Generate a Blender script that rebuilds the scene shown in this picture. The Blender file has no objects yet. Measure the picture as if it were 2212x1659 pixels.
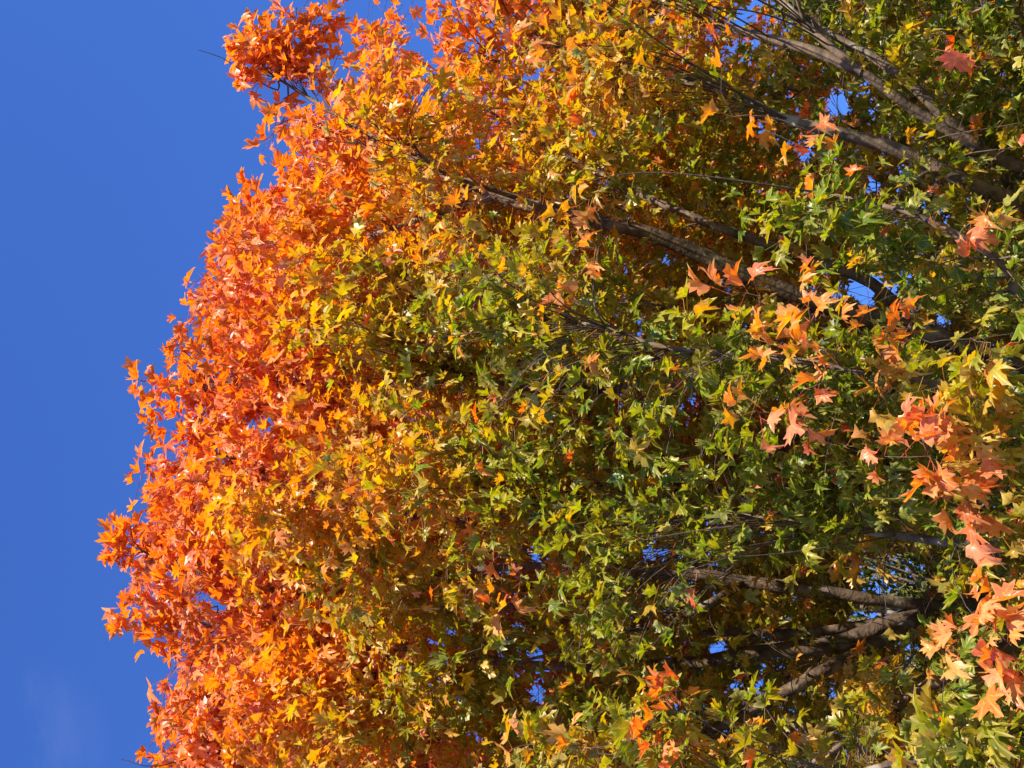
import bpy, math, random
import numpy as np
from mathutils import Vector, Matrix, kdtree, noise

random.seed(7)
rng = np.random.default_rng(11)
sc = bpy.context.scene
C = sc.collection

# ------------------------------------------------------------------ camera
PITCH = math.radians(38.0)
LONG_FOV = math.radians(42.0)
CAM = np.array([0.0, 0.0, 1.6])
Fv = np.array([0, math.cos(PITCH), math.sin(PITCH)])
Uv = np.array([0, -math.sin(PITCH), math.cos(PITCH)])
Rv = np.array([1.0, 0, 0])
cam_d = bpy.data.cameras.new('camera')
cam = bpy.data.objects.new('camera', cam_d)
C.objects.link(cam)
cam_d.sensor_fit = 'HORIZONTAL'
cam_d.angle = LONG_FOV
cam_d.clip_start = 0.05
cam_d.clip_end = 5000
# the phone was held on its side: the world's "up" points to the left of the picture
m = Matrix(((-Uv[0], Rv[0], -Fv[0], CAM[0]),
            (-Uv[1], Rv[1], -Fv[1], CAM[1]),
            (-Uv[2], Rv[2], -Fv[2], CAM[2]),
            (0, 0, 0, 1)))
cam.matrix_world = m
sc.camera = cam

# ------------------------------------------------------------------ sky and sun
SUN_EL = math.radians(39)
SUN_AZ = math.radians(32)            # behind the camera, to its right
sun_dir = np.array([math.sin(SUN_AZ) * math.cos(SUN_EL), -math.cos(SUN_AZ) * math.cos(SUN_EL), math.sin(SUN_EL)])
w = bpy.data.worlds.new('World')
sc.world = w
w.use_nodes = True
nt = w.node_tree
nt.nodes.clear()
out = nt.nodes.new('ShaderNodeOutputWorld')
bg = nt.nodes.new('ShaderNodeBackground')
sky = nt.nodes.new('ShaderNodeTexSky')
sky.sky_type = 'NISHITA'
sky.sun_disc = False
sky.sun_elevation = SUN_EL
sky.sun_rotation = math.pi - SUN_AZ
sky.altitude = 200
sky.air_density = 1.0
sky.dust_density = 0.1
sky.ozone_density = 4.0
hsv = nt.nodes.new('ShaderNodeHueSaturation')
hsv.inputs['Saturation'].default_value = 1.0
tint = nt.nodes.new('ShaderNodeMix'); tint.data_type = 'RGBA'; tint.blend_type = 'MULTIPLY'
tint.inputs[0].default_value = 1.0
tint.inputs[7].default_value = (0.40, 0.62, 1.12, 1)
bg.inputs['Strength'].default_value = 0.109
# thin high cirrus, laid out by sky direction
tc = nt.nodes.new('ShaderNodeTexCoord')
mp = nt.nodes.new('ShaderNodeMapping')
mp.inputs['Scale'].default_value = (3.0, 9.0, 5.0)
mp.inputs['Rotation'].default_value = (0.3, 0.2, 0.5)
mp.inputs['Location'].default_value = (0.7, 1.9, 0.4)
nz = nt.nodes.new('ShaderNodeTexNoise')
nz.inputs['Scale'].default_value = 1.6
nz.inputs['Detail'].default_value = 7
nz.inputs['Roughness'].default_value = 0.6
rp = nt.nodes.new('ShaderNodeValToRGB')
rp.color_ramp.elements[0].position = 0.45
rp.color_ramp.elements[0].color = (0, 0, 0, 1)
rp.color_ramp.elements[1].position = 0.70
rp.color_ramp.elements[1].color = (0.05, 0.05, 0.05, 1)
mx = nt.nodes.new('ShaderNodeMix')
mx.data_type = 'RGBA'
nt.links.new(tc.outputs['Generated'], mp.inputs['Vector'])
nt.links.new(mp.outputs[0], nz.inputs['Vector'])
nt.links.new(nz.outputs['Fac'], rp.inputs[0])
_d = math.tan(LONG_FOV / 2)
wd = Fv + Uv * _d * 0.97 - Rv * _d * 0.71
wd = wd / np.linalg.norm(wd)
dt = nt.nodes.new('ShaderNodeVectorMath'); dt.operation = 'DOT_PRODUCT'; dt.inputs[1].default_value = tuple(wd)
nrm = nt.nodes.new('ShaderNodeVectorMath'); nrm.operation = 'NORMALIZE'
nt.links.new(tc.outputs['Generated'], nrm.inputs[0]); nt.links.new(nrm.outputs[0], dt.inputs[0])
dm = nt.nodes.new('ShaderNodeMapRange'); dm.inputs['From Min'].default_value = 0.9979; dm.inputs['From Max'].default_value = 0.9998
nt.links.new(dt.outputs['Value'], dm.inputs['Value'])
ml = nt.nodes.new('ShaderNodeMath'); ml.operation = 'MULTIPLY'
nt.links.new(rp.outputs[0], ml.inputs[0]); nt.links.new(dm.outputs[0], ml.inputs[1])
nt.links.new(ml.outputs[0], mx.inputs[0])
nt.links.new(sky.outputs[0], hsv.inputs['Color'])
nt.links.new(hsv.outputs[0], tint.inputs[6])
nt.links.new(tint.outputs[2], mx.inputs[6])
mx.inputs[7].default_value = (5.0, 5.4, 6.2, 1)
nt.links.new(mx.outputs[2], bg.inputs['Color'])
nt.links.new(bg.outputs[0], out.inputs[0])

sd = bpy.data.lights.new('sun', 'SUN')
sd.energy = 4.6
sd.angle = math.radians(0.5)
sd.color = (1.0, 0.92, 0.78)
sun = bpy.data.objects.new('sun', sd)
C.objects.link(sun)
sun.rotation_euler = Vector(sun_dir).to_track_quat('Z', 'Y').to_euler()

sc.view_settings.view_transform = 'Standard'
sc.view_settings.look = 'None'
sc.view_settings.gamma = 1
sc.view_settings.exposure = 1.25
sc.render.engine = 'CYCLES'
sc.cycles.max_bounces = 10
sc.cycles.transmission_bounces = 6
sc.cycles.diffuse_bounces = 8

# ------------------------------------------------------------------ picture helpers (2212 px wide layout units)
FPX = 1106.0 / math.tan(LONG_FOV / 2)

def at(px, py, r):
    """a point at distance r from the camera in the direction of a place in the photograph"""
    d = FPX * Fv - (px - 1106) * Uv - (py - 829.5) * Rv
    return CAM + d / np.linalg.norm(d) * r

def project(P):
    Q = np.atleast_2d(P) - CAM
    f = np.maximum(Q @ Fv, 1e-3)
    return 1106 - FPX * (Q @ Uv) / f, 829.5 - FPX * (Q @ Rv) / f, np.linalg.norm(Q, axis=1), Q @ Fv

# outline of the crown against the sky: picture row -> where the leaves begin
SIL = np.array([(-400, 1150), (-200, 900), (-80, 780), (0, 725), (40, 560), (70, 490), (150, 510), (230, 585), (330, 575),
                (400, 545), (520, 468), (600, 470), (640, 412), (700, 415), (770, 352), (830, 318), (880, 315),
                (1000, 308), (1080, 335), (1130, 300), (1165, 245), (1200, 245), (1250, 300), (1300, 240), (1335, 225),
                (1390, 325), (1450, 385), (1490, 390), (1515, 322), (1560, 325), (1620, 312), (1700, 330), (1900, 500),
                (2200, 800)], float)

def sil(py):
    return np.interp(py, SIL[:, 0], SIL[:, 1])

# places where the sky shows through (row, column, radius)
GAPS = [(1810, 228, 22), (1745, 330, 16), (1885, 405, 14), (1858, 620, 26), (1878, 652, 12), (2046, 690, 12),
        (1440, 560, 12), (1950, 1245, 52), (1900, 1235, 36), (1858, 1335, 22), (1868, 1352, 16), (1935, 1318, 22), (1970, 1420, 24),
        (1555, 1400, 16), (1165, 1420, 13), (1160, 1500, 18), (1175, 1455, 13), (1680, 1410, 17), (1700, 1340, 10),
        (440, 1290, 16), (470, 1310, 13), (375, 1265, 10), (590, 290, 12), (1342, 870, 9), (1165, 1220, 13), (1640, 1480, 12),
        (1480, 1165, 8), (1285, 290, 9), (1715, 525, 8), (1800, 1500, 11), (800, 1425, 8), (1590, 1485, 12)]
GAPS += [(rng.uniform(1380, 2150), rng.uniform(1120, 1659), rng.uniform(6, 11)) for _ in range(46)]
GAPS += [(rng.uniform(1100, 2150), rng.uniform(60, 900), rng.uniform(5, 8)) for _ in range(26)]
GAPS += [(rng.uniform(900, 1400), rng.uniform(1150, 1659), rng.uniform(5, 8)) for _ in range(16)]
GAPS = np.array(GAPS, float)

# ------------------------------------------------------------------ materials
def new_mat(name):
    mt = bpy.data.materials.new(name)
    mt.use_nodes = True
    n = mt.node_tree
    n.nodes.clear()
    return mt, n

def leaf_material(name, attr='leaf_colour', dry=0.75, vein=0.62):
    mt, n = new_mat(name)
    o = n.nodes.new('ShaderNodeOutputMaterial')
    at_ = n.nodes.new('ShaderNodeVertexColor'); at_.layer_name = attr
    uv = n.nodes.new('ShaderNodeUVMap'); uv.uv_map = 'leaf_shape'
    geo = n.nodes.new('ShaderNodeNewGeometry')
    # veins: pale lines radiating from the stalk
    sep = n.nodes.new('ShaderNodeSeparateXYZ'); n.links.new(uv.outputs[0], sep.inputs[0])
    ab = n.nodes.new('ShaderNodeMath'); ab.operation = 'ABSOLUTE'; n.links.new(sep.outputs[0], ab.inputs[0])
    ang = n.nodes.new('ShaderNodeMath'); ang.operation = 'ARCTAN2'
    n.links.new(ab.outputs[0], ang.inputs[0]); n.links.new(sep.outputs[1], ang.inputs[1])
    dists = []
    for a in (0.0, 0.62, 1.35):
        s = n.nodes.new('ShaderNodeMath'); s.operation = 'SUBTRACT'; s.inputs[1].default_value = a
        n.links.new(ang.outputs[0], s.inputs[0])
        b = n.nodes.new('ShaderNodeMath'); b.operation = 'ABSOLUTE'; n.links.new(s.outputs[0], b.inputs[0])
        dists.append(b)
    mn = n.nodes.new('ShaderNodeMath'); mn.operation = 'MINIMUM'
    n.links.new(dists[0].outputs[0], mn.inputs[0]); n.links.new(dists[1].outputs[0], mn.inputs[1])
    mn2 = n.nodes.new('ShaderNodeMath'); mn2.operation = 'MINIMUM'
    n.links.new(mn.outputs[0], mn2.inputs[0]); n.links.new(dists[2].outputs[0], mn2.inputs[1])
    vr = n.nodes.new('ShaderNodeMapRange')
    vr.inputs['From Min'].default_value = 0.015; vr.inputs['From Max'].default_value = 0.07
    vr.inputs['To Min'].default_value = vein; vr.inputs['To Max'].default_value = 0.0
    n.links.new(mn2.outputs[0], vr.inputs['Value'])
    # blotches
    tcx = n.nodes.new('ShaderNodeTexCoord')
    ns = n.nodes.new('ShaderNodeTexNoise'); ns.inputs['Scale'].default_value = 38; ns.inputs['Detail'].default_value = 3
    n.links.new(tcx.outputs['Object'], ns.inputs['Vector'])
    mr = n.nodes.new('ShaderNodeMapRange')
    mr.inputs['From Min'].default_value = 0.3; mr.inputs['From Max'].default_value = 0.7
    mr.inputs['To Min'].default_value = 0.72; mr.inputs['To Max'].default_value = 1.2
    n.links.new(ns.outputs['Fac'], mr.inputs['Value'])
    h = n.nodes.new('ShaderNodeHueSaturation')
    n.links.new(at_.outputs['Color'], h.inputs['Color']); n.links.new(mr.outputs[0], h.inputs['Value'])
    sp = n.nodes.new('ShaderNodeTexNoise'); sp.inputs['Scale'].default_value = 110; sp.inputs['Detail'].default_value = 2
    n.links.new(tcx.outputs['Object'], sp.inputs['Vector'])
    spr = n.nodes.new('ShaderNodeMapRange'); spr.inputs['From Min'].default_value = 0.62; spr.inputs['From Max'].default_value = 0.72
    spr.inputs['To Max'].default_value = min(.7, dry)
    n.links.new(sp.outputs['Fac'], spr.inputs['Value'])
    msp = n.nodes.new('ShaderNodeMix'); msp.data_type = 'RGBA'; msp.inputs[7].default_value = (0.16, 0.07, 0.02, 1)
    n.links.new(spr.outputs[0], msp.inputs[0]); n.links.new(h.outputs[0], msp.inputs[6])
    # dry brown margins where the blade has begun to wither
    dd = n.nodes.new('ShaderNodeVectorMath'); dd.operation = 'DISTANCE'; dd.inputs[1].default_value = (0, .3, 0)
    n.links.new(uv.outputs[0], dd.inputs[0])
    em = n.nodes.new('ShaderNodeMapRange'); em.inputs['From Min'].default_value = 0.40; em.inputs['From Max'].default_value = 0.66
    n.links.new(dd.outputs['Value'], em.inputs['Value'])
    n3 = n.nodes.new('ShaderNodeTexNoise'); n3.inputs['Scale'].default_value = 9; n3.inputs['Detail'].default_value = 1
    n.links.new(tcx.outputs['Object'], n3.inputs['Vector'])
    e2 = n.nodes.new('ShaderNodeMapRange'); e2.inputs['From Min'].default_value = 0.5; e2.inputs['From Max'].default_value = 0.62
    e2.inputs['To Max'].default_value = dry
    n.links.new(n3.outputs['Fac'], e2.inputs['Value'])
    e3 = n.nodes.new('ShaderNodeMath'); e3.operation = 'MULTIPLY'
    n.links.new(em.outputs[0], e3.inputs[0]); n.links.new(e2.outputs[0], e3.inputs[1])
    me_ = n.nodes.new('ShaderNodeMix'); me_.data_type = 'RGBA'; me_.inputs[7].default_value = (0.24, 0.085, 0.03, 1)
    n.links.new(e3.outputs[0], me_.inputs[0]); n.links.new(msp.outputs[2], me_.inputs[6])
    mv = n.nodes.new('ShaderNodeMix'); mv.data_type = 'RGBA'
    n.links.new(vr.outputs[0], mv.inputs[0]); n.links.new(me_.outputs[2], mv.inputs[6])
    mv.inputs[7].default_value = (0.55, 0.42, 0.12, 1)
    # paler underside
    mb = n.nodes.new('ShaderNodeMix'); mb.data_type = 'RGBA'
    bf = n.nodes.new('ShaderNodeMath'); bf.operation = 'MULTIPLY'; bf.inputs[1].default_value = 0.16
    n.links.new(geo.outputs['Backfacing'], bf.inputs[0]); n.links.new(bf.outputs[0], mb.inputs[0])
    n.links.new(mv.outputs[2], mb.inputs[6]); mb.inputs[7].default_value = (0.62, 0.50, 0.28, 1)
    pr = n.nodes.new('ShaderNodeBsdfPrincipled')
    pr.inputs['Roughness'].default_value = 0.36
    pr.inputs['Specular IOR Level'].default_value = 0.34
    n.links.new(mb.outputs[2], pr.inputs['Base Color'])
    tr = n.nodes.new('ShaderNodeBsdfTranslucent')
    h2 = n.nodes.new('ShaderNodeHueSaturation'); h2.inputs['Saturation'].default_value = 1.15; h2.inputs['Value'].default_value = 1.4
    n.links.new(mv.outputs[2], h2.inputs['Color']); n.links.new(h2.outputs[0], tr.inputs['Color'])
    ms = n.nodes.new('ShaderNodeMixShader'); ms.inputs[0].default_value = 0.44
    n.links.new(pr.outputs[0], ms.inputs[1]); n.links.new(tr.outputs[0], ms.inputs[2])
    n.links.new(ms.outputs[0], o.inputs[0])
    return mt

def bark_material(name, c0, c1, scale=14):
    mt, n = new_mat(name)
    o = n.nodes.new('ShaderNodeOutputMaterial')
    pr = n.nodes.new('ShaderNodeBsdfPrincipled'); pr.inputs['Roughness'].default_value = 0.85
    tcx = n.nodes.new('ShaderNodeTexCoord')
    ns = n.nodes.new('ShaderNodeTexNoise'); ns.inputs['Scale'].default_value = scale; ns.inputs['Detail'].default_value = 8
    ns.inputs['Roughness'].default_value = 0.65
    n.links.new(tcx.outputs['Object'], ns.inputs['Vector'])
    r = n.nodes.new('ShaderNodeValToRGB')
    r.color_ramp.elements[0].position = 0.35; r.color_ramp.elements[0].color = (*c0, 1)
    r.color_ramp.elements[1].position = 0.65; r.color_ramp.elements[1].color = (*c1, 1)
    n.links.new(ns.outputs['Fac'], r.inputs[0])
    li_ = n.nodes.new('ShaderNodeTexNoise'); li_.inputs['Scale'].default_value = 7; li_.inputs['Detail'].default_value = 6
    n.links.new(tcx.outputs['Object'], li_.inputs['Vector'])
    lm = n.nodes.new('ShaderNodeMapRange'); lm.inputs['From Min'].default_value = 0.57; lm.inputs['From Max'].default_value = 0.64
    lm.inputs['To Max'].default_value = 0.38
    n.links.new(li_.outputs['Fac'], lm.inputs['Value'])
    lx = n.nodes.new('ShaderNodeMix'); lx.data_type = 'RGBA'; lx.inputs[7].default_value = (.36, .33, .27, 1)
    n.links.new(lm.outputs[0], lx.inputs[0]); n.links.new(r.outputs[0], lx.inputs[6])
    n.links.new(lx.outputs[2] if scale < 20 else r.outputs[0], pr.inputs['Base Color'])
    bp = n.nodes.new('ShaderNodeBump'); bp.inputs['Strength'].default_value = 0.7; bp.inputs['Distance'].default_value = 0.01
    ns2 = n.nodes.new('ShaderNodeTexNoise'); ns2.inputs['Scale'].default_value = 45; ns2.inputs['Detail'].default_value = 5
    n.links.new(tcx.outputs['Object'], ns2.inputs['Vector'])
    n.links.new(ns2.outputs['Fac'], bp.inputs['Height']); n.links.new(bp.outputs[0], pr.inputs['Normal'])
    n.links.new(pr.outputs[0], o.inputs[0])
    return mt

M_leaf = leaf_material('maple leaf')
M_far = leaf_material('shade tree leaf')
for _n in M_far.node_tree.nodes:
    if _n.type == 'BSDF_PRINCIPLED':
        _n.inputs['Roughness'].default_value = .9
        _n.inputs['Specular IOR Level'].default_value = .05
M_bark = bark_material('maple bark', (0.045, 0.026, 0.015), (0.18, 0.115, 0.07))
M_twig = bark_material('maple twig', (0.05, 0.03, 0.02), (0.13, 0.085, 0.06), 30)

# ------------------------------------------------------------------ mesh helpers
def link(name, me, mat, parent=None):
    o = bpy.data.objects.new(name, me)
    C.objects.link(o)
    me.materials.append(mat)
    if parent is not None:
        o.parent = parent
        o.matrix_parent_inverse = parent.matrix_world.inverted() if False else Matrix.Identity(4)
    return o

def tri_mesh(name, V, T, cols=None, uvs=None, smooth=False):
    me = bpy.data.meshes.new(name)
    me.vertices.add(len(V)); me.vertices.foreach_set('co', V.astype(np.float32).ravel())
    me.loops.add(T.size); me.loops.foreach_set('vertex_index', T.astype(np.int32).ravel())
    k = T.shape[1]
    me.polygons.add(len(T))
    me.polygons.foreach_set('loop_start', np.arange(0, T.size, k, dtype=np.int32))
    me.polygons.foreach_set('loop_total', np.full(len(T), k, dtype=np.int32))
    me.update(calc_edges=True)
    if cols is not None:
        a = me.color_attributes.new('leaf_colour', 'FLOAT_COLOR', 'POINT')
        rgba = np.concatenate([cols, np.ones((len(cols), 1))], 1).astype(np.float32)
        a.data.foreach_set('color', rgba.ravel())
    if uvs is not None:
        u = me.uv_layers.new(name='leaf_shape')
        u.data.foreach_set('uv', uvs[T.ravel()].astype(np.float32).ravel())
    if smooth:
        me.polygons.foreach_set('use_smooth', np.ones(len(T), dtype=bool))
    return me

class Tubes:
    def __init__(self):
        self.V, self.F, self.n = [], [], 0
    def add(self, P, R, sides=6, lump=0.0):
        P = np.asarray(P, float); R = np.asarray(R, float)
        k = len(P)
        T = np.gradient(P, axis=0)
        T /= np.linalg.norm(T, axis=1)[:, None] + 1e-9
        ref = np.array([0.31, 0.2, 0.93]) if abs(T[0][2]) < 0.9 else np.array([1.0, 0.1, 0.1])
        A = np.cross(T, ref); A /= np.linalg.norm(A, axis=1)[:, None] + 1e-9
        B = np.cross(T, A)
        th = np.arange(sides) * 2 * math.pi / sides
        rr = R[:, None] * (1 + lump * rng.normal(0, 1, (k, sides)))
        V = P[:, None, :] + rr[:, :, None] * (np.cos(th)[None, :, None] * A[:, None, :] + np.sin(th)[None, :, None] * B[:, None, :])
        i = np.arange(k - 1)[:, None] * sides
        j = np.arange(sides)[None, :]
        j2 = (j + 1) % sides
        F = np.stack([i + j, i + j2, i + sides + j2, i + sides + j], -1).reshape(-1, 4) + self.n
        self.V.append(V.reshape(-1, 3)); self.F.append(F); self.n += k * sides
    def mesh(self, name):
        return tri_mesh(name, np.concatenate(self.V), np.concatenate(self.F), smooth=True)

def catmull(P, step=0.12):
    P = np.asarray(P, float)
    Q = np.vstack([2 * P[0] - P[1], P, 2 * P[-1] - P[-2]])
    outp = []
    for i in range(1, len(Q) - 2):
        L = np.linalg.norm(Q[i + 1, :3] - Q[i, :3])
        n = max(2, int(L / step))
        t = np.linspace(0, 1, n, endpoint=False)[:, None]
        a, b, c, d = Q[i - 1], Q[i], Q[i + 1], Q[i + 2]
        outp.append(0.5 * (2 * b + (c - a) * t + (2 * a - 5 * b + 4 * c - d) * t ** 2 + (3 * b - a - 3 * c + d) * t ** 3))
    outp.append(Q[-2][None, :])
    return np.vstack(outp)

# ------------------------------------------------------------------ the maple leaf
HALF = [(0, 1.0), (.065, .84), (.19, .79), (.15, .66), (.17, .51), (.28, .59), (.37, .66), (.53, .74), (.47, .55), (.60, .47),
        (.45, .37), (.35, .30), (.48, .25), (.58, .10), (.38, .08), (.21, .015), (.07, -.04)]
OUT_HI = np.array(HALF + [(0, .02)] + [(-x, y) for x, y in HALF[:0:-1]])
HALF_LO = [(0, 1.0), (.17, .76), (.16, .52), (.52, .72), (.52, .47), (.28, .30), (.58, .12), (.20, .0)]
OUT_LO = np.array(HALF_LO + [(0, .04)] + [(-x, y) for x, y in HALF_LO[:0:-1]])
CEN = np.array([0, 0.30])

def leaf_variants(outline, rings, count, seed):
    """a set of leaf blades with different folds, droops and twists"""
    r = np.random.default_rng(seed)
    n = len(outline)
    res = []
    base = [CEN[None, :]]
    for k in range(1, rings + 1):
        base.append(CEN + (outline - CEN) * (k / rings))
    B = np.vstack(base)
    T = []
    for i in range(n):
        j = (i + 1) % n
        T.append((0, 1 + j, 1 + i))
        for k in range(rings - 1):
            a = 1 + k * n
            T.append((a + i, a + j, a + n + i)); T.append((a + j, a + n + j, a + n + i))
    T = np.array(T)
    T = T.copy()
    for _ in range(count):
        ph0 = np.arctan2(B[:, 0], B[:, 1] - .3)
        q = 1 + .10 * np.sin(2 * ph0 + r.uniform(0, 6)) + .09 * np.sin(5 * ph0 + r.uniform(0, 6)) + r.normal(0, .035, len(B))
        x, y = B[:, 0] * q, .3 + (B[:, 1] - .3) * q
        x *= r.uniform(0.82, 1.1)
        x += r.normal(0, 0.06) * y * y
        droop = r.uniform(0.0, 1.3); lat = r.uniform(-0.4, 1.7)
        th = r.uniform(0.25, 1.45)                 # the two halves close like a book
        xs = np.abs(x)
        x = np.sign(x) * (xs * math.cos(th) * r.uniform(.8, 1.05) + .10 * xs * xs * math.sin(th))
        z = xs * math.sin(th) * .9 - droop * np.maximum(y, 0) ** 2 * 0.6 - lat * x * x
        z += r.uniform(0.02, 0.07) * np.sin(x * r.uniform(5, 11) + r.uniform(0, 6)) * np.cos(y * r.uniform(4, 9) + r.uniform(0, 6))
        # a little crumple of each lobe tip
        ph = np.arctan2(x, y - .3)
        rad = np.hypot(x, y - .3)
        z += rad ** 2 * r.uniform(0.05, 0.55) * np.sin(ph * r.integers(1, 4) + r.uniform(0, 6))
        y2 = y - droop * 0.22 * np.maximum(y, 0) ** 3
        x2 = x * (1 - .12 * abs(lat) * np.abs(x))
        res.append(np.stack([x2, y2, z], 1))
    # winding: make the upper face point to +z
    a, b, c = B[T[0, 0]], B[T[0, 1]], B[T[0, 2]]
    if (b[0] - a[0]) * (c[1] - a[1]) - (b[1] - a[1]) * (c[0] - a[0]) < 0:
        T = T[:, ::-1]
    return res, T, B

VAR_HI = leaf_variants(OUT_HI, 2, 60, 3)
VAR_LO = leaf_variants(OUT_LO, 1, 60, 5)
VAR_MID = leaf_variants(OUT_HI, 1, 60, 9)

# colour of a leaf, from deep green (0) through yellow (0.55) to red orange (1)
RAMP = np.array([
    (0.00, 0.040, 0.080, 0.008),
    (0.15, 0.085, 0.150, 0.010),
    (0.30, 0.170, 0.220, 0.012),
    (0.42, 0.300, 0.275, 0.020),
    (0.54, 0.520, 0.325, 0.030),
    (0.66, 0.690, 0.285, 0.040),
    (0.78, 0.800, 0.250, 0.055),
    (0.90, 0.800, 0.185, 0.080),
    (1.00, 0.720, 0.110, 0.070)])

def ramp(t):
    t = np.clip(t, 0, 1)
    return np.stack([np.interp(t, RAMP[:, 0], RAMP[:, k]) for k in (1, 2, 3)], -1)

def build_leaves(name, B, D, N, S, t, lod, parent, mat=None, petiole=None, pale=0.0, dark=1.0):
    """one mesh of leaves: stalk ends B, midribs D, upper faces N, lengths S, colour t"""
    varr, T, base = {'hi': VAR_HI, 'mid': VAR_MID, 'lo': VAR_LO}[lod] if isinstance(lod, str) else lod
    n = len(B)
    D = D / (np.linalg.norm(D, axis=1)[:, None] + 1e-9)
    N = N - (N * D).sum(1)[:, None] * D
    N = N / (np.linalg.norm(N, axis=1)[:, None] + 1e-9)
    X = np.cross(D, N)
    W = np.array(varr)[rng.integers(0, len(varr), n)]
    V = B[:, None, :] + S[:, None, None] * (W[:, :, 0:1] * X[:, None] + W[:, :, 1:2] * D[:, None] + W[:, :, 2:3] * N[:, None])
    k = W.shape[1]
    TT = (T[None] + (np.arange(n) * k)[:, None, None]).reshape(-1, 3)
    rad = np.hypot(base[:, 0], base[:, 1] - .3)
    tv = t[:, None] + (rad[None, :] - 0.25) * rng.uniform(-0.02, 0.22, n)[:, None] + rng.normal(0, .02, (n, k))
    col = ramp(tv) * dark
    if pale:  # washed-out sun glare mixed into the colour of the warm leaves
        w_ = (rng.uniform(0, pale, n) * np.clip((t - .5) * 4, 0, 1))[:, None, None]
        col = col * (1 - w_) + np.array([.80, .42, .20]) * w_
    val = np.clip(rng.normal(1.0, 0.14, n), .6, 1.35)[:, None, None]
    col = np.clip(col * val, 0, .85).reshape(-1, 3)
    uv = np.tile(base, (n, 1))
    V = V.reshape(-1, 3)
    if petiole is not None:                       # the leaf stalks
        A0 = petiole
        side = np.cross(B - A0, rng.normal(0, 1, (n, 3)))
        side /= np.linalg.norm(side, axis=1)[:, None] + 1e-9
        s2 = np.cross(B - A0, side); s2 /= np.linalg.norm(s2, axis=1)[:, None] + 1e-9
        M = (A0 + B) / 2 + np.array([0, 0, 0.006])
        w_ = 0.0011
        rows = [A0 + side * w_, A0 - side * w_ * .5 + s2 * w_, A0 - side * w_ * .5 - s2 * w_,
                B + side * w_, B - side * w_ * .5 + s2 * w_, B - side * w_ * .5 - s2 * w_]
        PV = np.stack(rows, 1)
        pt = []
        for lv in (0,):
            for i in range(3):
                j = (i + 1) % 3
                pt += [(lv + i, lv + j, lv + 3 + j), (lv + i, lv + 3 + j, lv + 3 + i)]
        pt = np.array(pt)
        PT = (pt[None] + (np.arange(n) * 6)[:, None, None]).reshape(-1, 3) + len(V)
        pc = ramp(np.clip(t + .1, .35, .9))[:, None, :].repeat(6, 1).reshape(-1, 3) * .8
        V = np.vstack([V, PV.reshape(-1, 3)]); TT = np.vstack([TT, PT]); col = np.vstack([col, pc])
        uv = np.vstack([uv, np.tile([.9, .9], (n * 6, 1))])
    me = tri_mesh(name, V, TT, col, uv, smooth=True)
    return link(name, me, mat or M_leaf, parent)

# ------------------------------------------------------------------ the big maple: limbs
TRUNK = np.array([-0.3, 7.1, 0.0])
FORK = np.array([-0.3, 7.0, 2.55])
CC = np.array([-0.75, 7.25, 5.1])          # middle of the crown
CR = np.array([4.0, 3.75, 4.35])
LOWER = 3.8                                # the crown draws in below its widest part

def crown_u(P):
    R_ = np.repeat(CR[None], len(P), 0)
    R_[P[:, 2] < CC[2], 2] = LOWER
    q = np.abs((P - CC) / R_)
    return (q ** 2.4).sum(-1) ** (1 / 2.4)

# every limb: (start, [(px, py, distance)...], radius at base, radius at tip, sunlit label)
LIMBS = []
def limb(pts, r0, r1, start=None):
    LIMBS.append((start, pts, r0, r1))

limb([(2420, 870, 6.9), (1990, 725, 6.6), (1750, 650, 6.4), (1500, 545, 6.3), (1330, 490, 6.3), (1080, 430, 6.6), (900, 350, 7.0), (740, 260, 7.5), (600, 170, 7.9)], .050, .007)
limb([(2380, 500, 6.3), (2110, 320, 6.0), (2010, 262, 6.0), (1860, 160, 6.0), (1760, 80, 6.1), (1680, 0, 6.3), (1560, -110, 6.6)], .032, .007)
limb([(2450, 560, 6.3), (2212, 445, 6.0), (2100, 405, 5.9), (1980, 352, 5.9), (1870, 308, 5.9), (1700, 270, 6.0), (1540, 200, 6.3), (1350, 150, 6.7), (1100, 60, 7.1)], .038, .006)
limb([(2330, 1230, 7.0), (2150, 1285, 7.0), (2000, 1300, 6.9), (1800, 1275, 6.8), (1600, 1252, 6.8), (1480, 1240, 6.8), (1350, 1235, 7.0), (1150, 1220, 7.2), (950, 1232, 7.5), (800, 1255, 7.7), (650, 1275, 7.9), (470, 1240, 8.1), (310, 1192, 8.3)], .042, .006)
limb([(1960, 1335, 6.9), (1850, 1378, 6.8), (1780, 1397, 6.8), (1600, 1415, 6.8), (1480, 1435, 6.9), (1300, 1445, 7.1), (1130, 1440, 7.3), (900, 1410, 7.6), (650, 1390, 7.9), (420, 1340, 8.2)], .036, .006, start=(3, 2010, 1305))
limb([(1960, 1352, 6.8), (1850, 1412, 6.6), (1750, 1465, 6.5), (1650, 1525, 6.5), (1500, 1600, 6.6), (1330, 1680, 6.9)], .030, .008, start=(3, 2030, 1302))
limb([(2350, 1260, 5.4), (2212, 1350, 5.0), (2130, 1420, 4.9), (2000, 1480, 5.0), (1900, 1550, 5.2), (1750, 1650, 5.5)], .045, .008)
limb([(2300, 880, 6.3), (1950, 830, 6.0), (1700, 800, 5.8), (1540, 825, 5.8), (1300, 842, 6.0), (1050, 836, 6.5), (850, 835, 7.0), (670, 835, 7.5), (480, 830, 8.0)], .036, .006)
limb([(2300, 1040, 7.4), (1900, 1050, 7.3), (1500, 1080, 7.2), (1150, 1120, 7.4), (920, 1130, 7.8), (750, 1090, 8.0), (620, 1040, 8.2), (480, 980, 8.4)], .058, .007)
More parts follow.
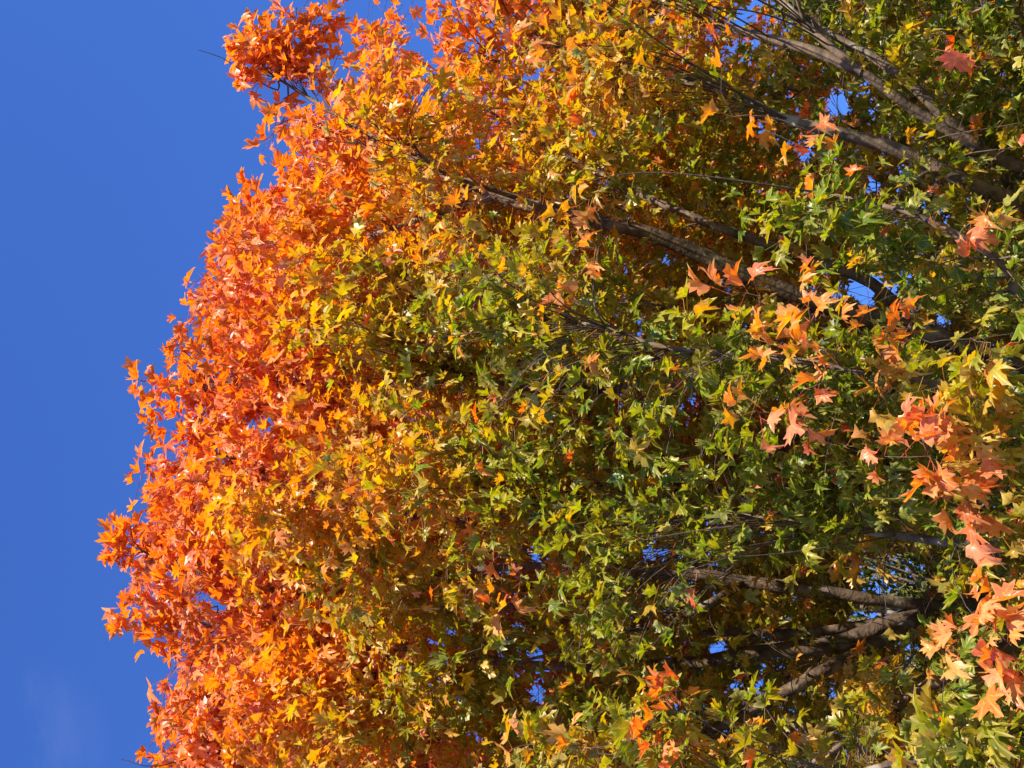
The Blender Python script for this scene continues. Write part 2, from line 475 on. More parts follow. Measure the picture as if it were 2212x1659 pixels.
limb([(2480, 900, 5.4), (2212, 870, 4.6), (1900, 810, 4.4), (1700, 775, 4.5), (1450, 755, 4.7), (1310, 710, 4.9), (1185, 690, 5.0)], .026, .004)
limb([(2430, 1420, 5.0), (2212, 1560, 4.6), (1950, 1650, 4.6), (1700, 1700, 4.8), (1450, 1710, 5.2)], .030, .006)
limb([(1880, 612, 6.5), (1740, 556, 6.4), (1560, 492, 6.4), (1400, 430, 6.6), (1200, 330, 7.0), (1000, 200, 7.4)], .024, .005, start=(0, 1990, 722))
limb([(1000, 440, 6.7), (850, 490, 7.1), (780, 508, 7.4), (620, 530, 7.8)], .015, .005, start=(0, 1080, 430))
limb([(1530, 1312, 6.6), (1420, 1345, 6.7), (1300, 1385, 6.9), (1120, 1430, 7.2)], .020, .006, start=(3, 1600, 1254))
limb([(1780, 1360, 6.9), (1600, 1364, 7.0), (1400, 1352, 7.2), (1000, 1300, 7.6), (700, 1340, 8.0)], .020, .006, start=(4, 1960, 1336))
limb([(1960, 182, 6.0), (1870, 118, 6.1), (1770, 66, 6.2), (1660, -20, 6.4)], .024, .006, start=(1, 2110, 320))
limb([(1760, 118, 6.1), (1620, 75, 6.3), (1450, 40, 6.5), (1200, 20, 7.0)], .020, .006, start=(1, 1860, 160))
limb([(2300, 700, 4.9), (2150, 560, 4.5), (1990, 470, 4.5), (1800, 420, 4.8)], .026, .006)
limb([(2450, 1150, 5.2), (2200, 1180, 4.5), (1950, 1150, 4.6), (1700, 1130, 5.0), (1450, 1090, 5.5)], .028, .006)
# limbs that reach away from the viewer and out of the picture, by direction (metres)
def limb3(pts, r0, r1):
    LIMBS.append((None, [np.array(p, float) for p in pts], r0, r1))
limb3([(-.4, 7.6, 3.6), (-.5, 8.4, 5.2), (-.6, 9.2, 7.0), (-.6, 9.6, 8.2)], .06, .01)
limb3([(.3, 7.7, 3.2), (1.3, 8.8, 4.6), (2.0, 9.6, 6.0)], .055, .01)
limb3([(-1.2, 7.8, 3.3), (-2.4, 8.7, 4.5), (-3.3, 9.2, 5.8)], .055, .01)
limb3([(.6, 6.8, 3.3), (1.9, 6.4, 4.6), (2.7, 6.0, 6.0), (2.8, 6.0, 7.0)], .055, .01)
limb3([(-1.4, 6.9, 3.1), (-2.9, 6.6, 4.3), (-3.9, 6.4, 5.8), (-3.9, 6.5, 7.0)], .055, .01)
limb3([(-1.0, 6.3, 2.9), (-2.3, 5.2, 3.3), (-3.1, 4.5, 3.6)], .04, .008)
limb3([(.6, 6.3, 2.9), (1.7, 5.2, 3.4), (2.5, 4.6, 3.8)], .04, .008)
limb3([(-.3, 8.0, 2.9), (-.2, 9.3, 3.3), (0.0, 10.3, 3.7)], .04, .008)
limb3([(-.35, 7.0, 4.2), (-.5, 7.1, 6.0), (-.7, 7.2, 7.8), (-.8, 7.2, 8.8)], .07, .01)

root = bpy.data.objects.new('maple_tree', None)
C.objects.link(root)
root.location = TRUNK
ROOTW = TRUNK
root['label'] = 'tall maple with red orange top leaves turning yellow and green lower down'
root['category'] = 'tree'

def child(name, me, mat, parent, off=True):
    o = link(name, me, mat, parent)
    if off:
        o.location = -ROOTW
    return o

nodes = []      # (xyz, limb index)
nrad = []
limb_paths = []
limb_tubes = []
for li, (st, pts, r0, r1) in enumerate(LIMBS):
    if isinstance(pts[0], np.ndarray):
        P = [FORK + np.array([0, 0, rng.uniform(-.3, .3)])] + pts
    else:
        P3 = [at(*p) for p in pts]
        if st is None:
            s = FORK + np.array([rng.uniform(-.05, .05), -.03, rng.uniform(-.35, .45)])
        else:
            pp = limb_paths[st[0]]
            x_, y_, _, _ = project(pp)
            s = pp[np.argmin((x_ - st[1]) ** 2 + (y_ - st[2]) ** 2)]
        P = [s] + P3
    P = catmull(np.array(P), 0.09)
    k = len(P)
    tt = np.linspace(0, 1, k)
    wob = np.cumsum(rng.normal(0, .0035, (k, 3)), 0); wob -= tt[:, None] * wob[-1]
    P = P + wob * np.minimum(1, tt * 8)[:, None]
    R = r0 * (1 - tt) ** 0.8 + r1
    R = R * (1 + .09 * np.interp(np.arange(k), np.arange(0, k + 4, 4), rng.normal(0, 1, len(range(0, k + 4, 4)))))
    limb_paths.append(P)
    tb = Tubes(); tb.add(P, R, 12, 0.018)
    limb_tubes.append(tb)
    for i in range(3, k):
        nodes.append((P[i], li)); nrad.append(R[i])

# trunk with a flared foot
tk = catmull(np.array([(*TRUNK, .34), (TRUNK[0], TRUNK[1], .25, .25), (-.31, 7.08, 1.0, .205), (-.28, 7.04, 2.0, .18), (-.3, 7.02, 2.5, .15), (-.33, 7.0, 3.0, .10)]), .12)
tk[0, 2] = -.05
tb = Tubes(); tb.add(tk[:, :3], tk[:, 3], 20, 0.03)
child('trunk', tb.mesh('trunk'), M_bark, root)

# ------------------------------------------------------------------ branches and twigs fill the crown
def in_gap(P, scale=1.0):
    x, y, r, f = project(P)
    d = np.hypot(x[:, None] - GAPS[None, :, 0], y[:, None] - GAPS[None, :, 1])
    d = d * rng.uniform(.62, 1.25, len(d))[:, None]
    return (d < GAPS[None, :, 2] * scale).any(1)

def inside_sil(P, margin):
    x, y, r, f = project(P)
    return x > sil(y) + margin

def sample_crown(n, power, umax, margin, lump=True, thin=False):
    res = []
    while len(res) < n:
        d = rng.normal(0, 1, 3); d /= np.linalg.norm(d)
        u = rng.random() ** (1 / power) * umax
        # walk out to the surface of the crown along d
        cr = CR if d[2] > 0 else np.array([CR[0], CR[1], LOWER])
        k = 1 / ((np.abs(d / cr) ** 2.4).sum() ** (1 / 2.4))
        p = CC + d * k * u
        if p[2] < 2.2: continue
        nv = noise.noise(Vector(p * 0.75)) + .5 * noise.noise(Vector(p * 1.9))
        if lump and nv < (-0.16 if p[2] > 5.2 else -.12) + rng.normal(0, .06): continue
        x_, y_, _, _ = project(p)
        jag = 26 * noise.noise(Vector((y_[0] * .021, 3.3, 0))) + 16 * noise.noise(Vector((y_[0] * .05, 7.3, 0)))
        if x_[0] < sil(y_[0]) + margin + jag: continue
        if thin:                                # leaves beyond the picture can be fewer
            x_, y_, _, _ = project(p)
            if (y_[0] < -150 or y_[0] > 1810 or x_[0] > 2400) and rng.random() < .55: continue
        res.append(p)
    return np.array(res)

def attach(targets, r_of_len, store, sides, add_nodes, rad_scale, maxlen=None):
    """joins each target point to the nearest wood already there with a curved branch"""
    global nodes, nrad
    kd = kdtree.KDTree(len(nodes))
    for i, (p, l) in enumerate(nodes): kd.insert(Vector(p), i)
    kd.balance()
    dist = [kd.find(Vector(p))[2] for p in targets]
    order = np.argsort(dist)
    paths = []
    new_nodes = []
    used = {}
    for batch in np.array_split(order, 8 if add_nodes else 1):
        if new_nodes and add_nodes:
            kd = kdtree.KDTree(len(nodes))
            for i, (p, l) in enumerate(nodes): kd.insert(Vector(p), i)
            kd.balance()
        for ti in batch:
            tg = targets[ti]
            best, bs = None, 1e9
            for co, idx, dd in kd.find_n(Vector(tg), 16):
                v = tg - np.array(co)
                # wood grows outward and upward from the fork
                ou = np.array(co) - FORK
                cosv = (v @ ou) / (np.linalg.norm(v) * np.linalg.norm(ou) + 1e-6)
                s_ = dd * (1.3 - .4 * cosv) * (1 + .22 * used.get(idx, 0))      # not too many twigs from one place
                if s_ < bs: bs, best = s_, idx
            used[best] = used.get(best, 0) + 1
            if not add_nodes and bs > 1.9: continue
            a, l = nodes[best]
            v = tg - a
            L = np.linalg.norm(v)
            if L < 0.05: continue
            ou = a - FORK; ou /= np.linalg.norm(ou) + 1e-6
            c1 = a + ou * L * .35 + v * .2 + rng.normal(0, .05, 3) * L
            c2 = a + v * .72 + np.array([0, 0, .10 * L]) + rng.normal(0, .06, 3) * L
            k = max(4, int(L / .09) + 2)
            t = np.linspace(0, 1, k)[:, None]
            P = (1 - t) ** 3 * a + 3 * (1 - t) ** 2 * t * c1 + 3 * (1 - t) * t * t * c2 + t ** 3 * tg
            r0 = min(r_of_len(L), nrad[best] * .8)
            R = np.linspace(r0, max(r0 * .35, .0011), k)
            store[l].add(P, R, sides, .04)
            paths.append((P, l))
            if add_nodes:
                for i in range(2, k):
                    new_nodes.append(1); nodes.append((P[i], l)); nrad.append(R[i])
    return paths

wood = [Tubes() for _ in LIMBS]
twood = [Tubes() for _ in LIMBS]
br = sample_crown(760, 2.0, .86, 70, False)
br_paths = attach(br, lambda L: .006 + .009 * L, wood, 6, True, 1)

NCL = 21000
cl = sample_crown(NCL, 3.2, 1.0, 22, True, True)
# sprays that stick out of the outline
TIPS = [(650, 100, 7.8), (680, 80, 7.8), (700, 110, 7.8), (720, 50, 7.8), (740, 90, 7.8), (620, 130, 7.8), (690, 45, 7.8), (650, 150, 7.8), (505, 80, 8.0), (520, 120, 7.9), (545, 190, 7.9), (500, 160, 7.9), (590, 300, 7.9), (575, 315, 8), (545, 385, 8.0), (520, 430, 8), (480, 500, 8.1), (470, 540, 8.0), (415, 615, 8.1), (425, 660, 8.1),
        (405, 690, 8.2), (380, 745, 8.2), (290, 822, 8.3), (305, 865, 8.3), (325, 905, 8.2), (315, 1000, 8.3), (345, 1060, 8.3), (255, 1160, 8.4), (275, 1190, 8.3),
        (245, 1190, 8.4), (235, 1325, 8.4), (265, 1345, 8.3), (330, 1405, 8.3), (350, 1380, 8.2), (290, 1305, 8.3), (330, 1520, 8.2), (350, 1560, 8.2), (320, 1615, 8.2), (380, 1500, 8.2), (355, 1640, 8.2),
        (600, 50, 7.9), (665, 25, 7.8), (700, 8, 7.8), (745, -15, 7.8), (625, 80, 7.9), (575, 105, 7.9), (560, 130, 7.9), (530, 70, 7.9), (610, 20, 7.9), (560, 60, 7.9), (640, 45, 7.8), (690, 60, 7.8), (1000, 470, 7)]
tips = np.array([at(*p) for p in TIPS])

# sprays of foliage that stand out by colour: (px, py, distance, colour, spread in m, leaves)
SPRAYS = [
    ('orange leaf spray hanging low in front', [
        (1790, 590, 4.20, .80), (1750, 690, 4.10, .74), (1640, 640, 4.30, .78), (1580, 640, 4.40, .80), (1650, 745, 4.20, .86),
        (1730, 740, 4.10, .70), (1850, 710, 4.10, .78), (1800, 760, 4.10, .74), (1770, 830, 4.10, .88), (1840, 800, 4.10, .62), (1700, 900, 4.20, .84), (1620, 890, 4.20, .80),
        (1740, 930, 4.10, .82), (1660, 920, 4.20, .88), (1820, 960, 4.10, .84), (1900, 985, 4.00, .86), (1720, 770, 4.30, .6)]),
    ('orange and salmon leaf spray in front', [
        (1965, 700, 4.2, .84), (1950, 745, 4.2, .74), (1990, 660, 4.2, .82), (2010, 740, 4.2, .62), (1940, 800, 4.2, .58),
        (1990, 910, 3.9, .86), (2040, 930, 3.9, .8), (2030, 1020, 3.9, .88), (2010, 985, 3.9, .84), (2110, 1060, 3.9, .86), (2080, 1010, 3.9, .6),
        (2135, 1160, 4.0, .74), (2120, 1130, 4.0, .80), (2060, 1070, 4, .72)]),
    ('bright yellow leaf spray at the crown edge', [
        (2140, 740, 4.0, .50), (2150, 790, 4.0, .48), (2100, 850, 4.0, .50), (2050, 830, 4.1, .52), (1910, 860, 4.1, .52), (1890, 890, 4.1, .52), (2140, 870, 4.0, .48),
        (2190, 830, 4.0, .46), (2180, 930, 4.0, .48), (2110, 930, 4.0, .5), (2060, 880, 4.1, .54), (1960, 850, 4.1, .54), (2190, 1010, 4.1, .46), (2160, 980, 4.1, .5), (2190, 720, 4.2, .4)]),
    ('orange leaf rosette on a bare twig', [
        (2150, 1350, 3.8, .82), (2170, 1380, 3.8, .84), (2190, 1400, 3.8, .86), (2130, 1300, 3.9, .82), (2195, 1290, 3.9, .76), (2185, 1240, 3.9, .78), (2140, 1490, 3.9, .82), (2060, 1410, 4.0, .78), (2205, 1450, 3.8, .84)]),
    ('light green leaf spray near the corner', [
        (2080, 1570, 3.9, .36), (2120, 1540, 3.9, .34), (2150, 1590, 3.9, .36), (2180, 1530, 3.9, .38), (2050, 1600, 3.9, .42), (2120, 1620, 3.9, .40), (2190, 1600, 3.9, .33), (1980, 1620, 4.0, .44), (2020, 1560, 4.0, .46), (2100, 1640, 3.9, .70)]),
    ('orange and yellow drooping leaf spray', [
        (1460, 1480, 4.5, .90), (1440, 1520, 4.5, .80), (1410, 1560, 4.5, .74), (1480, 1540, 4.5, .62), (1370, 1590, 4.5, .42), (1460, 1600, 4.5, .86), (1470, 1640, 4.4, .88), (1330, 1630, 4.6, .44),
        (1410, 1470, 4.6, .64), (1500, 1500, 4.6, .52), (1540, 1590, 4.6, .5), (1200, 1590, 4.9, .52), (1230, 1560, 4.9, .58), (1160, 1580, 4.9, .5), (1290, 1600, 4.8, .46), (1100, 1620, 4.9, .80), (1250, 1620, 4.8, .50)]),
    ('yellow orange hanging leaf spray', [
        (1240, 470, 5.0, .68), (1270, 430, 5.0, .66), (1300, 480, 5.0, .62), (1290, 540, 4.9, .86), (1240, 590, 4.8, .90), (1235, 650, 4.9, .90), (1310, 400, 5.1, .56), (1225, 540, 5, .66)]),
    ('yellow green spray of drooping leaves', [
        (1010, 670, 5.2, .56), (1050, 690, 5.2, .50), (1000, 710, 5.2, .6), (1100, 690, 5.1, .46), (1150, 720, 5.0, .38), (1200, 725, 5.0, .38), (1120, 750, 5.0, .36), (1250, 740, 5.0, .36),
        (1350, 740, 4.8, .36), (1400, 725, 4.8, .36), (1440, 750, 4.7, .38), (1060, 720, 5.1, .42), (1470, 770, 4.7, .36), (1290, 765, 4.9, .72), (1300, 720, 4.9, .34), (1230, 770, 5, .34)]),
    ('golden yellow leaf spray behind the limb', [
        (1780, 1170, 5.10, .50), (1830, 1190, 5.10, .54), (1870, 1160, 5.10, .52), (1900, 1130, 5.10, .48), (1740, 1220, 5.20, .48), (1920, 1180, 5.10, .60), (1950, 1150, 5.10, .62), (1830, 1130, 5.20, .42), (1800, 1220, 5.30, .54), (1960, 1190, 5.10, .62), (1880, 1215, 5.20, .58), (1850, 1100, 5.00, .44)]),
    ('pale green and yellow hanging spray', [
        (1080, 1090, 5.35, .44), (1150, 1010, 5.25, .40), (1130, 1060, 5.25, .46), (1060, 1200, 5.45, .44), (1040, 1260, 5.45, .42), (1150, 1230, 5.35, .34), (1120, 1290, 5.25, .82), (1010, 1290, 5.45, .44), (1090, 1310, 5.25, .66), (1080, 1390, 5.25, .38), (1040, 1400, 5.25, .40), (980, 1430, 5.35, .42), (1110, 1450, 5.25, .36), (1080, 860, 5.25, .28), (1085, 830, 5.25, .26), (1090, 920, 5.25, .24)]),
    ('scattered orange leaves low in the shade', [
        (1770, 270, 4.9, .84), (1765, 340, 4.9, .84), (1560, 260, 5.1, .82), (2110, 590, 4.3, .90), (2060, 500, 4.4, .88), (2105, 475, 4.4, .86), (1730, 310, 4.9, .82), (2170, 480, 4.4, .8), (2200, 450, 4.3, .8),
        (1650, 280, 5, .8), (1800, 350, 4.9, .86), (1590, 1210, 5.5, .96), (1710, 1450, 5.6, .94), (1600, 90, 5.2, .78), (2140, 430, 4.3, .66)]),
    ('orange leaf spray at the top of the frame', [
        (975, 120, 6.0, .95), (1190, 215, 5.6, .86), (1130, 115, 5.7, .82), (1210, 60, 5.6, .80), (1330, 120, 5.4, .62), (1350, 40, 5.4, .70), (1260, 200, 5.5, .76), (1150, 240, 5.6, .66), (1280, 270, 5.5, .88), (1090, 40, 5.8, .76), (1400, 90, 5.4, .5), (1370, 250, 5.4, .64), (1440, 60, 5.4, .56)]),
]
spray_pts, spray_id, spray_t = [], [], []
for si, (lab, L_) in enumerate(SPRAYS):
    for (x, y, r, t) in L_:
        spray_pts.append(at(x, y, r)); spray_id.append(si); spray_t.append(t)
spray_pts = np.array(spray_pts); spray_t = np.array(spray_t)

CLEAR = []
for li, a0, a1, wd_ in [(0, 1040, 2212, 40), (1, 1650, 2300, 34), (2, 1690, 2250, 36), (3, 1330, 2150, 44), (4, 1500, 2010, 34), (5, 1500, 2010, 30), (6, 1850, 2250, 28),
                        (7, 600, 1600, 15), (11, 1200, 1950, 24), (12, 760, 1010, 20), (13, 1300, 1600, 28), (14, 1400, 1800, 20), (15, 1750, 2080, 26), (16, 1600, 1860, 22),
                        (8, 480, 1000, 17), (3, 300, 1330, 15), (9, 1190, 1750, 20), (0, 560, 1040, 16), (4, 700, 1500, 15), (2, 1350, 1690, 16), (11, 1000, 1200, 15), (1, 1500, 1650, 18)]:
    x_, y_, r_, f_ = project(limb_paths[li])
    kk = (x_ > a0) & (x_ < a1)
    tn = np.linspace(1, 0, len(x_))[kk]
    for q in zip(x_[kk][::2], y_[kk][::2], r_[kk][::2]):
        CLEAR.append((*q, wd_))
pick = [P for P, l in br_paths if crown_u(P[-1:])[0] > .62 and len(P) > 8 and (P[:, 1] < 7.0).all()]
for P in pick[:150]:
    x_, y_, r_, f_ = project(P)
    for q in zip(x_[::2], y_[::2], r_[::2]):
        CLEAR.append((*q, 10))
CLEAR = np.array(CLEAR)
print('CLEAR', len(CLEAR), len(pick))

def hides_limb(P):
    """the inner wood stays bare of leaves on its open side"""
    x, y, r, f = project(P)
    d = np.hypot(x[:, None] - CLEAR[None, :, 0], y[:, None] - CLEAR[None, :, 1])
    return ((d < CLEAR[None, :, 3]) & (r[:, None] < CLEAR[None, :, 2] + .03)).any(1)

ck = ~(hides_limb(cl) & (rng.random(len(cl)) < .84))
ck &= ~in_gap(cl, 1.25)
cl = cl[ck]
tw1 = attach(np.vstack([cl, tips]), lambda L: .0022 + .0022 * L, twood, 4, False, 1)

# twigs for the coloured sprays: each spray is its own wood + leaves
spray_paths = []
for si in range(len(SPRAYS)):
    sel = spray_pts[np.array(spray_id) == si]
    n0 = len(nodes)
    cen = sel.mean(0)
    # one shared stem to the middle of the spray first, then a twig to each tuft
    attach(sel[np.argsort(((sel - FORK) ** 2).sum(1))[:2]], lambda L: .0035 + .0035 * L, twood, 6, True, 1)
    ps = attach(sel, lambda L: .0022 + .002 * L, twood, 5, True, 1)
    ts = spray_t[np.array(spray_id) == si]
    for P, l in ps:
        k = np.argmin(((sel - P[-1]) ** 2).sum(1))
        spray_paths.append((P, si, ts[k]))

# ------------------------------------------------------------------ leaves on the twigs
def leaves_on(P, n, size=(.070, .110), reach=.55):
    """pairs of leaves along the outer part of a twig: returns stalk starts, stalk ends, midribs, upper faces, lengths"""
    L = np.linalg.norm(np.diff(P, axis=0), axis=1).sum()
    span = min(.9, reach / max(L, .05))
    s = 1 - span * rng.random(n) ** 1.25
    idx = s * (len(P) - 1)
    i0 = np.minimum(idx.astype(int), len(P) - 2)
    fr = (idx - i0)[:, None]
    A0 = P[i0] * (1 - fr) + P[i0 + 1] * fr
    T = P[-1] - P[max(0, len(P) - 3)]
    T = T / (np.linalg.norm(T) + 1e-9)
    q = rng.normal(0, 1, (n, 3))
    q -= (q @ T)[:, None] * T
    q /= np.linalg.norm(q, axis=1)[:, None]
    q[:, 2] *= .6
    pd = q * .8 + T * rng.uniform(.1, .9, n)[:, None] + np.array([0, 0, .25])
    pd /= np.linalg.norm(pd, axis=1)[:, None]
    pl = rng.uniform(.035, .085, n)[:, None]
    B = A0 + pd * pl
    ctr = (A0 - np.array([CC[0], CC[1], 4.0])); ctr /= np.linalg.norm(ctr, axis=1)[:, None] + 1e-9
    hz = float(np.interp(P[-1][2], [4.6, 7.0], [0, 1]))       # low shaded leaves lie flat, high ones hang
    D = pd * .9 + np.array([0, 0, -.35 - .55 * hz]) + ctr * .4 + rng.normal(0, .42, 3) + rng.normal(0, .20, (n, 3))
    N = np.array([0, 0, 1.15 - .3 * hz]) + ctr * (.25 + .25 * hz) + sun_dir * .12 + rng.normal(0, .36, 3) + rng.normal(0, .26 + .18 * hz, (n, 3))
    S = rng.uniform(size[0], size[1], n) * np.where(rng.random(n) < .12, .7, 1)
    return A0, B, D, N, S

def tone(P, l):
    """how far a leaf has turned: high, outer, exposed leaves are red orange, inner and lower ones green"""
    z = P[:, 2]
    u = crown_u(P)
    t = np.interp(z, [3, 4.4, 5.0, 5.6, 6.3, 7.0, 8.0], [.32, .37, .44, .57, .77, .88, .93])
    t = t + (u - .9) * np.interp(z, [4.2, 5.5, 6.2, 7], [-.16, .15, .65, .5])
    t = t - .04 * (P[:, 0] + .3) * np.interp(z, [4.2, 4.8], [1, 0])
    t = t + .13 * np.clip(P[:, 0] - .35, 0, 1.5) * np.interp(z, [4.3, 5.0, 6.5, 7.5], [0, 1, .6, 0]) * np.clip((u - .55) / .35, 0, 1)
    return t

# small openings through which the sun reaches the bark
SUNNY = []
for li, xs_ in [(3, (1510, 1530, 1550, 1610, 1625, 1640, 1900, 1930)), (13, (1545, 1530, 1515)), (0, (1725, 1745, 1700)), (4, (1900, 1925, 1875)), (5, (1740, 1680, 1650)), (1, (2000,)), (9, (1350, 1400))]:
    x_, y_, _, _ = project(limb_paths[li])
    for x0_ in xs_:
        SUNNY.append(limb_paths[li][np.argmin(np.abs(x_ - x0_))])
SUNNY += [p for p, i in zip(spray_pts, spray_id) if i in (0, 1, 2, 4, 8)]
SUNNY += [at(2070, 140, 4.25), at(2100, 150, 4.25), at(2075, 120, 4.25)]
SUNNY = np.array(SUNNY)
SUNR = np.full(len(SUNNY), .085); SUNR[-3:] = .20

def blocks_sun(P):
    v = P[:, None, :] - SUNNY[None]
    a_ = v @ sun_dir
    d = np.linalg.norm(v - a_[..., None] * sun_dir, axis=2)
    return ((d < SUNR[None]) & (a_ > 0)).any(1)

acc = {}
def push(key, rec):
    acc.setdefault(key, []).append(rec)

for P, l in tw1:
    tip = P[-1]
    r = np.linalg.norm(tip - CAM)
    n = int(rng.integers(8, 15))
    A0, B, D, N, S = leaves_on(P, n)
    S = S * np.interp(tip[2], [3.5, 5, 6.5, 7.7], [.80, .76, .92, 1.2])
    nz_ = noise.noise(Vector(tip * 1.1 + np.array([9, 3, 1]))) * .22 + noise.noise(Vector(tip * 3.0)) * .14
    kz = np.interp(tip[2], [5.2, 7], [1, .38])
    t = tone(B, l) + (nz_ + rng.normal(0, .05)) * kz + rng.normal(0, .085, n) * kz
    t = np.minimum(t, .90)
    odd = rng.random(n) < .02
    t[odd] = rng.uniform(.75, 1, odd.sum())
    mid = B + D / np.linalg.norm(D, axis=1)[:, None] * S[:, None] * .5
    ok = inside_sil(mid, -8) | (rng.random(n) < .12) | (len(P) < 3)
    if np.abs(tips - tip).sum(1).min() < 1e-6:
        ok[:] = True
        t = .84 + rng.normal(0, .03, n)
    ok &= ~in_gap(mid, 1.3)
    ok &= ~(hides_limb(mid) & (rng.random(n) < .90)) & ~blocks_sun(mid)
    if not ok.any(): continue
    push(l, (A0[ok], B[ok], D[ok], N[ok], S[ok], t[ok]))

# bare twig tips against the sky
for pts in ([(600, 195, 7.9), (540, 165, 7.9), (480, 125, 7.9), (428, 108, 7.9)], [(420, 780, 8.2), (395, 752, 8.2), (366, 732, 8.2)],
            [(620, 245, 7.9), (600, 285, 7.9), (560, 305, 7.9)], [(470, 1310, 8.3), (400, 1330, 8.3), (330, 1345, 8.3)], [(340, 1655, 8.2), (290, 1645, 8.2), (262, 1641, 8.2)],
            [(340, 830, 8.3), (300, 818, 8.3), (275, 812, 8.3)], [(640, 30, 7.9), (636, 18, 7.9)]):
    P = catmull(np.array([at(*p) for p in pts]), .05)
    kq = min(range(len(nodes)), key=lambda i: ((nodes[i][0] - P[0]) ** 2).sum())
    P = catmull(np.vstack([nodes[kq][0][None], P[::3], P[-1:]]), .05)
    twood[nodes[kq][1]].add(P, np.linspace(.006, .0016, len(P)), 5)

LOD = ['mid' if l in (1, 2, 6, 9, 10, 15, 16, 17, 18) else 'lo' for l in range(len(LIMBS))]
tot = 0
for l in range(len(LIMBS)):
    tb = Tubes()
    nb = 0
    for x in (limb_tubes[l], wood[l], twood[l]):
        if not x.n: continue
        tb.V += x.V
        tb.F += [f + tb.n for f in x.F]
        tb.n += x.n
        if x is not twood[l]: nb += sum(len(f) for f in x.F)
    me = tb.mesh('limb')
    lo = child('limb', me, M_bark, root)
    me.materials.append(M_twig)
    mi = np.zeros(len(me.polygons), np.int32); mi[nb:] = 1
    me.polygons.foreach_set('material_index', mi)
    if l in acc:
        A0, B, D, N, S, t = [np.concatenate([r[i] for r in acc[l]]) for i in range(6)]
        tot += len(B)
        fo = build_leaves('foliage', B, D, N, S, t, LOD[l], lo, petiole=A0)
print('LEAVES', tot)

spray_acc = {}
for P, si, tc_ in spray_paths:
    n = int(rng.integers(1, 3)) if si == 10 else int(rng.integers(5, 9)) if si in (2, 4) else int(rng.integers(4, 7)) if si in (1, 3) else int(rng.integers(3, 5))
    A0, B, D, N, S = leaves_on(P, n, (.070, .112), .20)
    N = N + sun_dir * (1.4 if si in (2, 4) else .9 if si in (0, 1, 3) else .5)
    t = tc_ - .03 + rng.normal(0, .04) + rng.normal(0, .08, n)
    spray_acc.setdefault(si, []).append((A0, B, D, N, S, t))
for si, recs in spray_acc.items():
    cs = np.array([q[1].mean(0) for q in recs])          # tufts that hang together make one spray
    grp = list(range(len(cs)))
    for i in range(len(cs)):
        for j in range(i):
            if np.linalg.norm(cs[i] - cs[j]) < .19 and grp[i] != grp[j]:
                gi, gj = grp[i], grp[j]
                grp = [gj if g == gi else g for g in grp]
    for g in sorted(set(grp)):
        A0, B, D, N, S, t = [np.concatenate([q[i] for q, gg in zip(recs, grp) if gg == g]) for i in range(6)]
        so = build_leaves('leaf_spray', B, D, N, S, t, 'hi', root, petiole=A0, pale=.35)
        so.location = -ROOTW
        so['label'] = SPRAYS[si][0]

# the one coral red leaf that hangs free near the corner
b0 = at(2050, 112, 3.75)
tipd = at(2096, 168, 3.8) - b0
_z = .10 * np.abs(VAR_HI[2][:, 0]) - .12 * VAR_HI[2][:, 1] ** 2 + .03 * np.sin(9 * VAR_HI[2][:, 0])
VAR_FLAT = ([np.column_stack([VAR_HI[2], _z])], VAR_HI[1], VAR_HI[2])
ro = build_leaves('leaf', np.array([b0]), np.array([tipd]), np.array([(CAM - b0) / 4.2 * .6 + sun_dir]), np.array([.098]), np.array([.98]),
                  VAR_FLAT, root, mat=leaf_material('coral leaf', dry=.12, vein=.25), dark=1.15, petiole=np.array([at(2012, 105, 3.85)]))
ro.location = -ROOTW
ro['label'] = 'single coral red leaf'

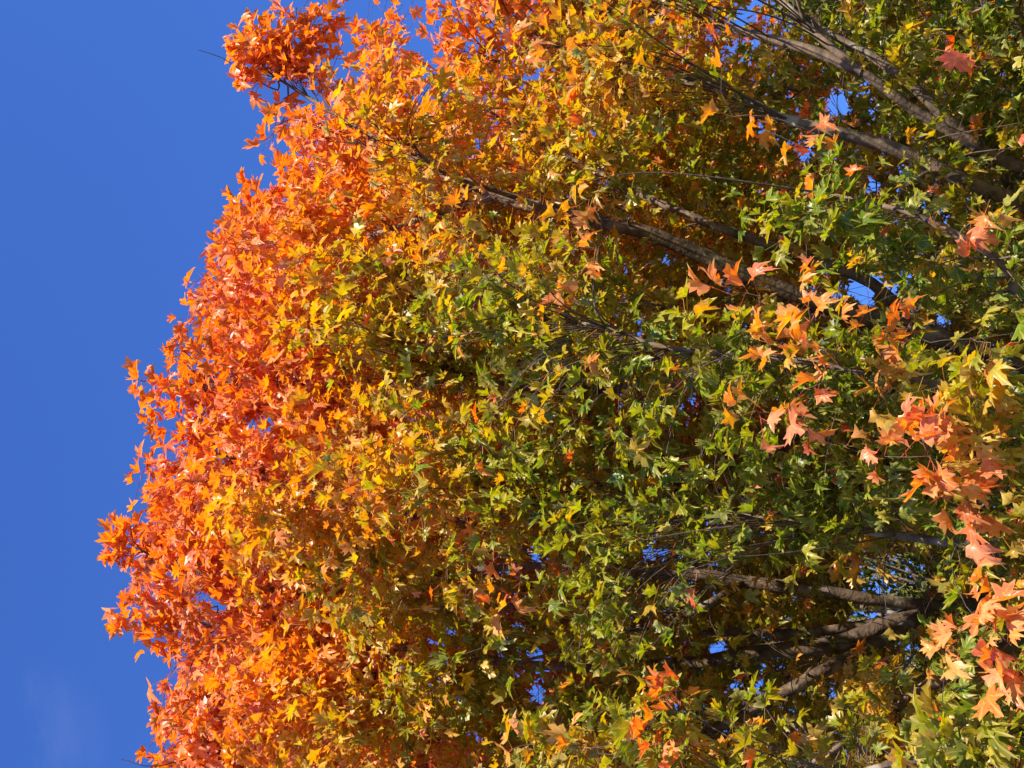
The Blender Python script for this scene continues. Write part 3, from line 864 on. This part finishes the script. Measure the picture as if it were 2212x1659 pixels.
# ------------------------------------------------------------------ a second tree far behind, the maple's shade put into its leaf colours
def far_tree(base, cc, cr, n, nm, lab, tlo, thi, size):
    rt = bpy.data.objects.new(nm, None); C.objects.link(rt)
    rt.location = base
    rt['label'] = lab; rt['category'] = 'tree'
    cc = np.array(cc, float); cr = np.array(cr, float); base = np.array(base, float)
    tb = Tubes()
    path = catmull(np.array([(*base, .3), (base[0], base[1], base[2] + 3, .22), (cc[0], cc[1], cc[2], .12), (cc[0] + .2, cc[1], cc[2] + cr[2] * .8, .03)]), .3)
    tb.add(path[:, :3], path[:, 3], 12, .03)
    o = link('trunk', tb.mesh('trunk'), M_bark, rt); o.location = -base
    tb = Tubes()
    ends = []
    for i in range(150):
        d = rng.normal(0, 1, 3); d /= np.linalg.norm(d)
        e = cc + d * cr * rng.uniform(.55, 1.0)
        s = path[int(len(path) * rng.uniform(.35, .9)), :3]
        if e[2] < s[2] - 1: continue
        P = catmull(np.array([s, s * .45 + e * .55 + np.array([0, 0, .5]), e]), .4)
        tb.add(P, np.linspace(.05, .008, len(P)), 5)
        ends.append(P)
    o = link('branches', tb.mesh('branches'), M_bark, rt); o.location = -base
    pts = np.concatenate([P[len(P) // 3:] for P in ends])
    ctr = pts[rng.integers(0, len(pts), n // 10)] + rng.normal(0, .42, (n // 10, 3))
    B = np.repeat(ctr, 10, 0) + rng.normal(0, .15, (len(ctr) * 10, 3))
    k = len(B)
    D = np.array([0, 0, -.6]) + rng.normal(0, .5, (k, 3)); N = np.array([0, 0, .8]) + rng.normal(0, .5, (k, 3))
    t = rng.uniform(tlo, thi, k)
    o = build_leaves('foliage', B, D, N, rng.uniform(*size, k), t, 'lo', rt, mat=M_far, dark=.5)  # leaf colours darkened to stand in for shade the sun doesn't give
    o.location = -base
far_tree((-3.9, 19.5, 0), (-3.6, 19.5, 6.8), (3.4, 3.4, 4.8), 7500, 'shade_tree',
         'green tree behind the maple, leaf colour darkened as if shaded, glimpsed through its lower gaps', .0, .14, (.14, .21))

# ------------------------------------------------------------------ ground
gm, n = new_mat('autumn grass')
o_ = n.nodes.new('ShaderNodeOutputMaterial'); pr = n.nodes.new('ShaderNodeBsdfPrincipled'); pr.inputs['Roughness'].default_value = .9
tcx = n.nodes.new('ShaderNodeTexCoord'); ns = n.nodes.new('ShaderNodeTexNoise'); ns.inputs['Scale'].default_value = 3; ns.inputs['Detail'].default_value = 10
r_ = n.nodes.new('ShaderNodeValToRGB')
r_.color_ramp.elements[0].position = .35; r_.color_ramp.elements[0].color = (.05, .085, .02, 1)
r_.color_ramp.elements[1].position = .7; r_.color_ramp.elements[1].color = (.16, .15, .05, 1)
n.links.new(tcx.outputs['Object'], ns.inputs['Vector']); n.links.new(ns.outputs['Fac'], r_.inputs[0])
n.links.new(r_.outputs[0], pr.inputs['Base Color']); n.links.new(pr.outputs[0], o_.inputs[0])
G = 2000.0
gx = np.concatenate([[-G, -300, -60], np.linspace(-20, 20, 41), [60, 300, G]])
gy = gx + 8
XX, YY = np.meshgrid(gx, gy, indexing='ij')
ZZ = 0.05 * np.sin(XX * .4) * np.cos(YY * .33) * (np.abs(XX) < 30) * (np.abs(YY) < 40) - .02
V = np.stack([XX.ravel(), YY.ravel(), ZZ.ravel()], 1)
nx = len(gx)
i, j = np.meshgrid(np.arange(nx - 1), np.arange(nx - 1), indexing='ij')
q = (i * nx + j).ravel()
F = np.stack([q, q + nx, q + nx + 1, q + 1], 1)
go = link('ground', tri_mesh('ground', V, F, smooth=True), gm)
go['kind'] = 'structure'
